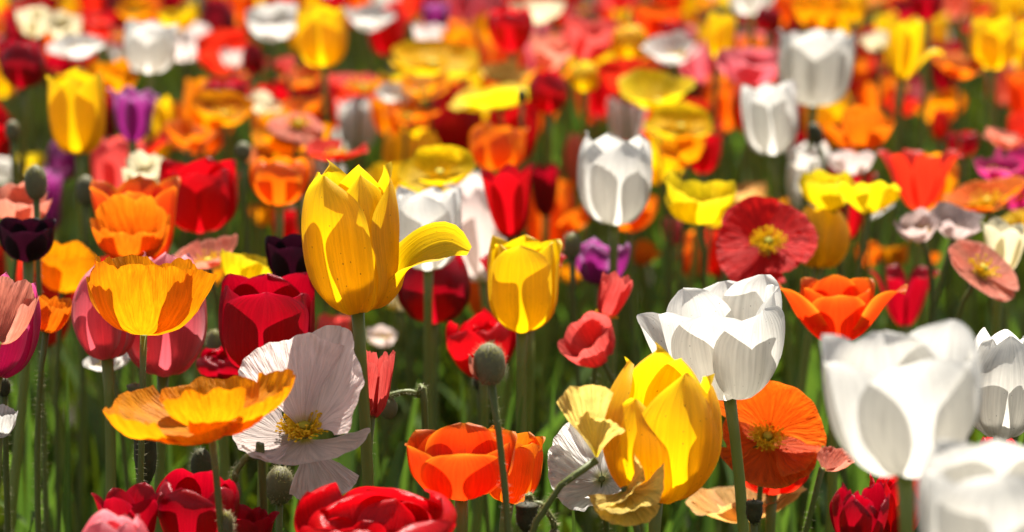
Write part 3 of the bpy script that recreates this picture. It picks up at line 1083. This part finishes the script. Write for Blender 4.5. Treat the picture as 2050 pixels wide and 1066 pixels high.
T('purple', 214, 320, 172, 284, 2.48, 'open', phi=300, tilt=4, ruffle=.03, label='purple lily-shaped tulip with pale pointed petal tips', lm='purple lily-shaped tulip')
T('purple', 92, 158, 274, 362, 2.3, 'egg', roll=8, label='mauve tulip just below the blurred yellow cup tulip')
T('purple', 84, 138, 328, 462, 2.0, 'lily', phi=20, label='slim violet tulip with silvery petals behind the dark bud', lm='slim violet tulip')
T('black', -4, 112, 434, 526, 1.86, 'goblet', roll=0, phi=272, hero=True, label='blackish maroon tulip bowl at the picture edge', lm='blackish tulip at the edge')
B(72, 366, 45, 70, 1.90, roll=0, through=(88, 600), label='smooth dark poppy bud standing over the blackish tulip', lm='dark bud over the blackish tulip')
B(172, 382, 40, 62, 2.2, label='blurred bud right of the slim violet tulip')
P('salmon', -20, 104, 354, 462, 1.98, 'bowl', tilt=8, label='salmon orange poppy behind the dark bud at the edge')
P('gold', 62, 196, 478, 588, 2.02, 'bowl', tilt=4, label='golden poppy right of the blackish tulip', lm='golden poppy beside the blackish tulip')
T('scarlet', -40, 14, 480, 600, 1.95, 'cup', label='scarlet tulip sliver on the edge under the blackish tulip')
P('orange', 62, 148, 574, 680, 1.76, 'cup', tilt=-6, roll=10, hero=True, label='small orange poppy cup left of the pink tulip pair', lm='small orange poppy cup')
T('magenta', -60, 82, 540, 758, 1.64, 'egg', roll=14, phi=265, hero=True, leaves=1, label='magenta-pink tulip leaning at the edge beside the small orange poppy cup', lm='leaning magenta tulip at the edge')
P('salmon', -50, 80, 552, 690, 1.58, 'cup', roll=16, tilt=0, hero=True, centre=False, petals=[(0, 0, 1, 0), (250, 0, .9, 1)], lock=(.6, 2.0), label='salmon poppy petals folded over the leaning magenta tulip')
P('white', -40, 36, 790, 896, 1.6, 'cup', roll=4, centre=False, label='white poppy cut off by the edge below the leaning magenta tulip')
T('redorange', 178, 362, 350, 560, 2.0, 'open', phi=275, roll=-2, tilt=2, hero=True, label='tall orange-red tulip with splayed petals above the golden cup poppy', lm='splayed orange-red tulip')
P('orange', 180, 342, 388, 525, 1.92, 'bowl', tilt=10, roll=2, phi=0, hero=True, lock=(.5, 2.2), petals=[(86, -26, 1.0, 1), (270, -2, .8, 0), (5, 4, .84, 0), (175, 4, .84, 0)], label='orange poppy with ring of stamens inside the splayed orange-red tulip')
T('red', 318, 478, 314, 468, 2.12, 'cup', phi=272, roll=0, label='red tulip with pale base right of the splayed orange-red tulip', lm='pale-based red tulip')
T('red', 420, 480, 330, 450, 2.2, 'open', label='second red tulip tight behind the pale-based red tulip')
P('cream', 244, 332, 300, 392, 2.22, 'cup', lock=(.5, 1.9), label='cream poppy above the splayed orange-red tulip')
P('salmon', 338, 476, 468, 548, 1.98, 'saucer', tilt=14, label='salmon pink poppy beside the splayed orange-red tulip', lm='salmon pink poppy')
P('gold', 375, 450, 530, 580, 1.96, 'saucer', label='golden poppy right under the salmon pink poppy')
P('lemon', 440, 570, 498, 578, 1.93, 'cup', tilt=-8, roll=14, label='yellow poppy just above the deep red tulip', lm='yellow poppy above the deep red tulip')
T('black', 530, 640, 468, 572, 1.86, 'goblet', phi=272, hero=True, label='blackish tulip tucked behind the tall yellow tulip', lm='blackish tulip by the tall yellow one')
T('red', 545, 610, 416, 485, 2.02, 'cup', label='red tulip on top of the blackish tulip by the tall yellow one')
T('orange', 498, 622, 312, 412, 2.2, 'bowl', phi=275, label='orange tulip cup left of the tall yellow tulip', lm='orange tulip cup by the tall yellow one')
P('scarlet', 610, 738, 278, 322, 2.34, 'saucer', tilt=4, label='scarlet poppy above the tall yellow tulip', lm='scarlet poppy above the tall yellow tulip')
P('white', 630, 690, 318, 362, 2.3, 'cup', label='white poppy showing between the tips of the tall yellow tulip')
P('salmon', 534, 650, 228, 290, 2.46, 'flat', tilt=24, label='pink poppy with yellow eye lying over an orange one', lm='pink poppy with a yellow eye')
P('gold', 502, 668, 244, 306, 2.5, 'bowl', tilt=2, label='orange gold poppy under the yellow-eyed pink poppy')
P('orange', 560, 652, 188, 244, 2.7, 'saucer', tilt=10, label='orange poppy right above the yellow-eyed pink poppy')
P('gold', 498, 556, 408, 452, 2.3, 'cup', label='little golden poppy below the orange tulip cup')
P('cream', 492, 568, 180, 240, 2.78, 'bowl', tilt=12, label='cream poppy with yellow heart left above the yellow-eyed pink poppy')
P('white', 752, 832, 164, 216, 2.8, 'saucer', tilt=14, label='white poppy among orange poppies, far above the tall yellow tulip', lm='white poppy among orange poppies')
P('orange', 762, 882, 203, 250, 2.76, 'saucer', tilt=3, label='orange poppy saucer under the white poppy among orange ones')
P('scarlet', 640, 800, 146, 200, 2.9, 'saucer', tilt=8, label='wide orange-red poppy left of the white poppy among orange ones')
P('orange', 556, 652, 122, 180, 3.0, 'saucer', label='ragged orange poppy below the blurred golden tulip')
T('yellow', 592, 696, 10, 134, 2.78, 'cup', phi=90, label='blurred golden yellow tulip between two white poppies', lm='golden tulip between white poppies')
P('white', 492, 606, 4, 84, 3.0, 'bowl', tilt=18, roll=8, label='white poppy with yellow centre left of the golden tulip', lm='white poppy left of the golden tulip')
P('white', 684, 792, 4, 64, 3.2, 'saucer', tilt=14, label='white poppy right of the blurred golden tulip')
T('white', 248, 358, 38, 148, 2.72, 'cup', phi=270, roll=3, label='white tulip in the blurred rows above the purple lily-shaped tulip', lm='blurred white tulip')
P('white', 94, 216, 68, 118, 2.92, 'saucer', tilt=2, label='flat white poppy above the blurred yellow cup tulip', lm='flat white poppy')
P('cream', 30, 104, 6, 82, 3.08, 'bowl', tilt=16, label='cream poppy left above the flat white poppy')
P('cream', 90, 166, 22, 82, 3.1, 'bowl', tilt=16, label='cream poppy right above the flat white poppy')
T('crimson', 0, 91, 78, 178, 2.6, 'egg', phi=270, roll=-1, label='dark red tulip egg at the edge above greenery', lm='dark red tulip at the edge')
P('gold', 176, 280, 116, 190, 2.74, 'bowl', tilt=8, label='golden poppy just right of the yellow cup tulip')
P('yellow', 314, 402, 2, 62, 3.3, 'bowl', tilt=12, label='yellow poppy right above the blurred white tulip')
P('gold', 232, 312, -4, 44, 3.4, 'bowl', label='golden poppy left above the blurred white tulip')
T('scarlet', 164, 226, 38, 78, 3.1, 'bowl', label='scarlet tulip between cream poppy and blurred white tulip')
P('gold', 380, 512, 180, 252, 2.7, 'bowl', tilt=10, label='golden poppy right of the purple lily-shaped tulip', lm='golden poppy right of the purple tulip')
P('orange', 328, 440, 234, 298, 2.58, 'saucer', tilt=10, label='orange poppy low right of the purple lily-shaped tulip')
T('crimson', 402, 492, 156, 224, 2.92, 'bowl', label='crimson tulip just above the golden poppy right of the purple tulip')
P('blush', 440, 494, 92, 140, 3.1, 'bowl', label='pale pink poppy left of a small crimson tulip')
T('crimson', 484, 528, 86, 150, 3.0, 'egg', label='small crimson tulip under the white poppy left of the golden tulip')
P('coral', 546, 592, 112, 150, 2.95, 'cup', label='small coral poppy just below the white poppy left of the golden tulip')
P('yellow', 780, 960, 92, 150, 2.9, 'bowl', tilt=16, label='wide yellow poppy at the heart of a yellow patch', lm='wide yellow poppy in the yellow patch')
P('gold', 800, 902, 140, 202, 2.8, 'saucer', tilt=16, label='golden poppy below the wide yellow poppy in the patch')
T('gold', 880, 962, 52, 152, 2.98, 'cup', label='golden tulip rising out of the yellow patch')
P('lemon', 898, 1088, 164, 224, 2.78, 'saucer', tilt=6, label='broad lemon poppy saucer below the blurred deep red tulip', lm='broad lemon poppy saucer')
P('straw', 960, 1060, 120, 172, 2.9, 'bowl', label='straw-coloured poppy just above the broad lemon poppy saucer')
P('blush', 824, 894, 44, 108, 3.08, 'cup', label='pale pink poppy left above the wide yellow poppy')
T('purple', 846, 900, 4, 66, 3.2, 'cup', label='purple tulip just above the pale pink poppy')
T('red', 974, 1068, 14, 106, 2.92, 'bowl', phi=270, label='blurred deep red tulip above the broad lemon poppy', lm='blurred deep red tulip')
P('cream', 1020, 1132, 0, 50, 3.2, 'bowl', label='cream poppy right above the blurred deep red tulip')
P('salmon', 1060, 1150, 62, 142, 2.98, 'bowl', tilt=14, label='salmon pink poppy right of the blurred deep red tulip', lm='salmon poppy by the deep red tulip')
P('coral', 1130, 1240, 22, 130, 3.02, 'cup', tilt=10, roll=24, label='coral pink poppy slanting upward right of the salmon poppy')
T('red', 1056, 1136, 138, 228, 2.72, 'egg', label='blurred red tulip right of the broad lemon poppy saucer', lm='red tulip by the lemon saucer')
T('lemon', 1140, 1202, 124, 182, 2.86, 'egg', label='yellow tulip left of an orange-red poppy', lm='small bright yellow tulip')
P('scarlet', 1194, 1304, 116, 186, 2.84, 'bowl', tilt=8, label='orange-red poppy right of the small bright yellow tulip')
P('lemon', 1236, 1392, 136, 222, 2.74, 'saucer', tilt=16, label='wide bright yellow poppy left of the white tulip pair', lm='wide bright yellow poppy')
P('yellow', 1288, 1428, 204, 280, 2.58, 'bowl', tilt=20, label='yellow poppy just below the wide bright yellow poppy')
P('gold', 1318, 1412, 268, 338, 2.46, 'bowl', tilt=24, label='golden poppy ringed with orange above the rumpled yellow poppy')
T('red', 1374, 1448, 262, 348, 2.36, 'cup', label='red tulip with orange rim above the rumpled yellow poppy', lm='red tulip above the rumpled yellow poppy')
T('yellow', 1222, 1298, 50, 118, 3.0, 'egg', label='yellow tulip left of the blurred white poppy strip')
P('redorange', 1264, 1368, 4, 76, 3.1, 'bowl', label='orange-red poppy above a dark red tulip')
T('crimson', 1322, 1374, 42, 84, 3.05, 'bowl', label='dark red tulip just above the white poppy strip')
P('white', 1284, 1402, 62, 130, 2.95, 'saucer', tilt=6, label='white poppy strip above the wide bright yellow poppy', lm='white poppy strip')
T('yellow', 1412, 1478, 24, 118, 3.0, 'cup', label='slim yellow tulip right of the white poppy strip')
T('white', 1456, 1552, -50, 30, 3.2, 'cup', label='white tulip cut off by the top edge')
P('pink', 1432, 1572, 94, 172, 2.76, 'bowl', tilt=12, label='pink poppy left of the larger blurred white tulip', lm='pink poppy by the white tulips')
T('white', 1482, 1598, 160, 312, 2.42, 'cup', phi=272, label='lower of two blurred white tulips standing together', lm='lower of the two blurred white tulips')
T('white', 1556, 1712, 58, 214, 2.62, 'cup', phi=262, roll=2, petals=8, label='upper, larger of two blurred white tulips standing together', lm='upper of the two blurred white tulips')
T('yellow', 1772, 1892, 26, 168, 2.74, 'open', label='blurred yellow tulip with a petal splayed to one side', flop={1}, phi=300, lm='splayed blurred yellow tulip')
T('yellow', 1940, 2038, 32, 140, 2.82, 'cup', label='shaded yellow tulip right of the splayed yellow tulip', lm='shaded yellow tulip')
P('orange', 1666, 1794, 208, 302, 2.46, 'bowl', tilt=8, label='orange poppy below the larger blurred white tulip', lm='orange poppy below the white tulips')
P('white', 1572, 1652, 284, 358, 2.34, 'bowl', label='white poppy right under the lower blurred white tulip')
P('blush', 1656, 1752, 300, 352, 2.4, 'bowl', label='pale pink poppy just above the bright yellow poppies')
T('scarlet', 1862, 1902, 212, 282, 2.6, 'egg', label='narrow scarlet tulip above the flared scarlet tulip')
P('magenta', 1948, 2048, 312, 362, 2.36, 'bowl', tilt=6, label='magenta poppy right of the flared scarlet tulip')
P('orange', 1868, 1972, 112, 162, 2.8, 'saucer', label='orange poppy between two blurred yellow tulips')
T('crimson', 1818, 1888, -30, 42, 3.1, 'bowl', label='dark crimson tulip at the top edge above the splayed yellow tulip')
P('gold', 1586, 1692, -6, 58, 3.1, 'bowl', tilt=12, label='golden poppy just above the upper blurred white tulip')
T('yellow', 1682, 1738, -20, 42, 3.2, 'cup', label='yellow tulip at the top edge right of the golden poppy')
B(1632, 268, 30, 46, 2.4, roll=-20, label='dark bud on a thin stem below the upper blurred white tulip', col='dark')
P('cream', 1718, 1780, 54, 110, 2.96, 'bowl', label='cream poppy left of the splayed yellow tulip')
B(25, 262, 30, 42, 2.3, label='blurred bud in the greenery left of the yellow cup tulip')
B(487, 303, 32, 38, 2.3, label='blurred bud left of the orange gold poppy')
B(1045, 192, 20, 28, 2.6, label='tiny dark bud left of the blurred red tulip', col='dark')
T('crimson', 1510, 1564, 12, 62, 3.1, 'egg', label='small dark red tulip below the white tulip at the top edge')
P('salmon', 1968, 2054, 254, 302, 2.5, 'saucer', label='salmon poppy above the magenta poppy at the edge')
T('crimson', 1894, 1962, 262, 312, 2.46, 'bowl', label='dark crimson tulip right of the narrow scarlet tulip')
P('orange', 1888, 2056, 352, 424, 2.28, 'saucer', tilt=4, label='brownish orange poppy above the cream tulip')
T('crimson', 1660, 1782, 962, 1110, 1.52, 'bowl', double=True, hero=True, label='dark red double tulip below the big soft-focus white tulip', lm='dark red double tulip in the corner')
T('red', 1740, 1862, 930, 1080, 1.60, 'bowl', double=True, hero=True, label='bright red double tulip behind the big soft-focus white tulip stem')
T('red', 1960, 2040, 868, 950, 1.74, 'bowl', label='red tulip sliver under the sharp white tulip')
P('cream', 770, 822, 545, 642, 2.1, 'cup', lock=(.5, 2.2), label='cream poppy petal left of the red tulip below a white one')
T('coral', 634, 704, 628, 690, 2.06, 'cup', label='coral pink tulip behind the stem of the tall yellow tulip')
P('blush', 732, 796, 640, 706, 2.06, 'bowl', label='faded pale poppy behind the half-opened coral poppy')
P('white', 166, 272, 700, 746, 1.92, 'saucer', tilt=0, label='white poppy showing under the pink tulip pair')
T('white', -30, 32, 318, 362, 2.2, 'cup', label='white tulip sliver at the edge beside the small yellow tulip')
T('lemon', 30, 92, 304, 352, 2.22, 'open', label='small yellow tulip behind the dark bud')

# ---- buds, seed heads and leafy shoots among the front stems
B(291, 915, 44, 118, 1.66, col='dark', spiky=True, label='long dark bristly seed head below the golden saucer poppy')
B(272, 790, 34, 44, 1.74, spiky=True, label='small green seed head below the golden cup poppy')
B(404, 932, 44, 70, 1.70, col='dark', label='round dark seed head just under the golden saucer poppy')
B(560, 972, 58, 78, 1.66, label='plump green bud under the pale pink poppy', roll=2)
B(430, 690, 34, 60, 1.9, label='shaded green bud between pink and deep red tulips')
B(1510, 1026, 32, 50, 1.62, col='dark', spiky=True, label='small dark seed head beneath the vivid orange poppy')
B(1055, 1036, 42, 62, 1.54, col='dark', spiky=True, label='sharp dark green seed head right of the hairy bud stem')
B(960, 765, 24, 34, 1.95, col='dark', label='small dark bud beneath the full red double tulip')
B(455, 1050, 24, 50, 1.48, label='little green bud at the bottom edge left of the ruffled red tulip')
B(1450, 505, 20, 26, 2.2, label='small pale bud behind the closed orange tulip')
B(8, 775, 26, 40, 1.72, col='dark', label='dark bud at the edge over the cut off white poppy')
nodding(470, 985, 26, 44, 1.56, (498, 912), 1, 'small nodding bud on a hooked stem below the pale pink poppy')
nodding(1110, 1080, 30, 44, 1.56, (1082, 1010), -1, 'bud curling over beside the sharp dark green seed head')
leaf_shoot(1286, 524, 34, 1.95, 3, 'broad upright leaf behind the open many-petalled white tulip')
leaf_shoot(150, 885, 46, 1.58, 2, 'broad green leaf blade below the pink tulip pair')
leaf_shoot(1160, 925, 52, 1.60, 2, 'green leaf blade in front of the white poppy behind the withered one')
leaf_shoot(868, 985, 60, 1.62, 2, 'pointed green leaf between red double and orange-red tulips')
leaf_shoot(95, 620, 32, 1.85, 3, 'narrow green leaves left of the pink tulip pair')
leaf_shoot(420, 800, 36, 1.95, 3, 'green leaves behind the golden saucer poppy')
leaf_shoot(925, 690, 34, 2.1, 3, 'upright leaves left of the crown-tipped yellow tulip')
leaf_shoot(1105, 640, 34, 2.1, 3, 'upright leaves right of the crown-tipped yellow tulip')
leaf_shoot(1590, 720, 40, 1.95, 3, 'green leaves between open white and star-shaped orange tulips')
leaf_shoot(1690, 760, 40, 2.1, 3, 'green leaves behind the big soft-focus white tulip')
leaf_shoot(1610, 960, 70, 1.7, 2, 'bluish leaf right of the pale apricot poppy')

for k in range(26):
    leaf_shoot(20 + 80 * k + rng.uniform(-25, 25), rng.uniform(640, 930), rng.uniform(30, 52), rng.uniform(1.85, 2.3), rng.choice((2, 3, 3)), None, lean=rng.uniform(-1, 1))

# ---- the rest of the bed: flowers crowded behind and between
KEEP_GREEN = [(0, 178, 92, 300), (300, 138, 405, 205), (500, 86, 560, 128), (690, 66, 780, 128), (440, 195, 530, 330), (760, 230, 800, 330),
              (1070, 255, 1135, 320), (1120, 130, 1150, 260), (1480, 310, 1570, 395), (200, 290, 250, 330), (1750, 260, 1800, 300)]
boxes = [(it['box'], it['d']) for it in ITEMS]
WTS = [('yellow', 15), ('lemon', 4), ('gold', 9), ('orange', 13), ('redorange', 10), ('scarlet', 15), ('red', 17), ('crimson', 15), ('white', 6), ('cream', 2),
       ('pink', 4), ('salmon', 2), ('coral', 4), ('blush', 2), ('magenta', 2)]
names, wts = zip(*WTS)
pts = []
N_HAND = len(ITEMS)
tries = 0
while tries < 30000 and len(pts) < 390:
    tries += 1
    y = 2.02 + 4.7 * rng.random() ** 1.2
    x = (rng.random() - .5) * (.36 * y * 1.22)
    z = rng.gauss(.432, .030)
    z = max(.33, min(.50, z))
    if any((x - a) ** 2 + (y - b) ** 2 < .042 ** 2 for a, b, _ in pts):
        continue
    q = np.array([x, y, z])
    d = float((q - CAM) @ FW)
    px, py = project(q[None])[0]
    if py < -75 or py > 640 or (py > 430 and y < 2.25):
        continue
    s = .031 / d * F
    bb = (px - s, px + s, py - s * .6, py + s * .6)
    if any(a - 14 < px < c + 14 and b - 8 < py < e + 8 for a, b, c, e in KEEP_GREEN):
        continue
    bad = False
    for (bx, bd) in boxes:
        ox = min(bb[1], bx[1]) - max(bb[0], bx[0])
        oy = min(bb[3], bx[3]) - max(bb[2], bx[2])
        if ox > 4 and oy > 4:
            inside = bb[0] > bx[0] - 8 and bb[1] < bx[1] + 8 and bb[2] > bx[2] - 8 and bb[3] < bx[3] + 8
            if d < bd + .06 or inside:
                bad = True
                break
    if bad:
        continue
    pts.append((x, y, z))
    w = s * rng.uniform(.85, 1.25)
    col = rng.choices(names, wts)[0]
    near = min(ITEMS[:N_HAND], key=lambda it: abs((it['box'][0] + it['box'][1]) / 2 - px) + abs((it['box'][2] + it['box'][3]) / 2 - py) * 1.5)
    if rng.random() < .42 and near['col'] in names and near['col'] not in ('salmon', 'cream', 'blush', 'white'):
        col = near['col']
    if rng.random() < .56:
        w *= .78
        h = w * rng.uniform(1.15, 1.5)
        T(col, px - w, px + w, py - h, py + h, d, rng.choice(('egg', 'cup', 'cup', 'open', 'bowl')), leaves=1 if d > 3 else 2)
    else:
        v = rng.choice(('bowl', 'bowl', 'saucer', 'saucer', 'cup', 'flat'))
        h = w * {'bowl': .62, 'saucer': .5, 'cup': .8, 'flat': .45}[v] * rng.uniform(.85, 1.2)
        P(col, px - w, px + w, py - h, py + h, d, v)

# ================================================================== labels: say which one
WORD = {'cherry': 'cherry red', 'flame': 'orange', 'white': 'white', 'cream': 'cream', 'yellow': 'yellow', 'lemon': 'lemon yellow', 'gold': 'golden', 'orange': 'orange', 'redorange': 'orange-red',
        'scarlet': 'scarlet', 'red': 'red', 'crimson': 'crimson', 'pink': 'pink', 'salmon': 'salmon', 'coral': 'coral', 'blush': 'pale pink', 'purple': 'purple',
        'magenta': 'magenta', 'black': 'blackish', 'straw': 'straw-yellow', 'apricot': 'apricot', 'mauve': 'mauve', 'green': 'green', 'dark': 'dark'}
LM = [it for it in ITEMS if it['lm']]


def mid(it):
    b = it['box']
    return (b[0] + b[1]) / 2, (b[2] + b[3]) / 2


todo = [it for it in ITEMS if not it['label']]
cand = {}
for k, it in enumerate(todo):
    cx, cy = mid(it)
    opts = []
    for l in LM:
        lx, ly = mid(l)
        dx, dy = cx - lx, (cy - ly) * 1.4
        dist = math.hypot(dx, dy)
        if abs(dx) < .45 * abs(dy):
            rel = 'above' if dy < 0 else 'below'
        elif abs(dy) < .45 * abs(dx):
            rel = 'left of' if dx < 0 else 'right of'
        else:
            rel = ('above' if dy < 0 else 'below') + (' left of' if dx < 0 else ' right of')
        opts.append((dist, rel, l['lm']))
    opts.sort()
    cand[k] = opts[:7]
used = {}
for k, it in enumerate(todo):
    key0 = (WORD[it['col']], it['kind'])
    best = None
    for dist, rel, l in cand[k]:
        key = key0 + (rel, l)
        if key not in used:
            best = (dist, rel, l)
            used[key] = 1
            it['label'] = (f"blurred {key0[0]} {key0[1]}" if it['kind'] != 'tulip leaves' else 'upright green tulip leaves') + f" {rel} the {l}"
            break
    if best is None:
        dist, rel, l = cand[k][0]
        key = key0 + (rel, l)
        used[key] += 1
        o = {2: 'second', 3: 'third', 4: 'fourth', 5: 'fifth'}.get(used[key], 'farther')
        it['label'] = f"{o} blurred {key0[0]} {key0[1]} {rel} the {l}"
for it in ITEMS:
    it['root']['label'] = it['label']
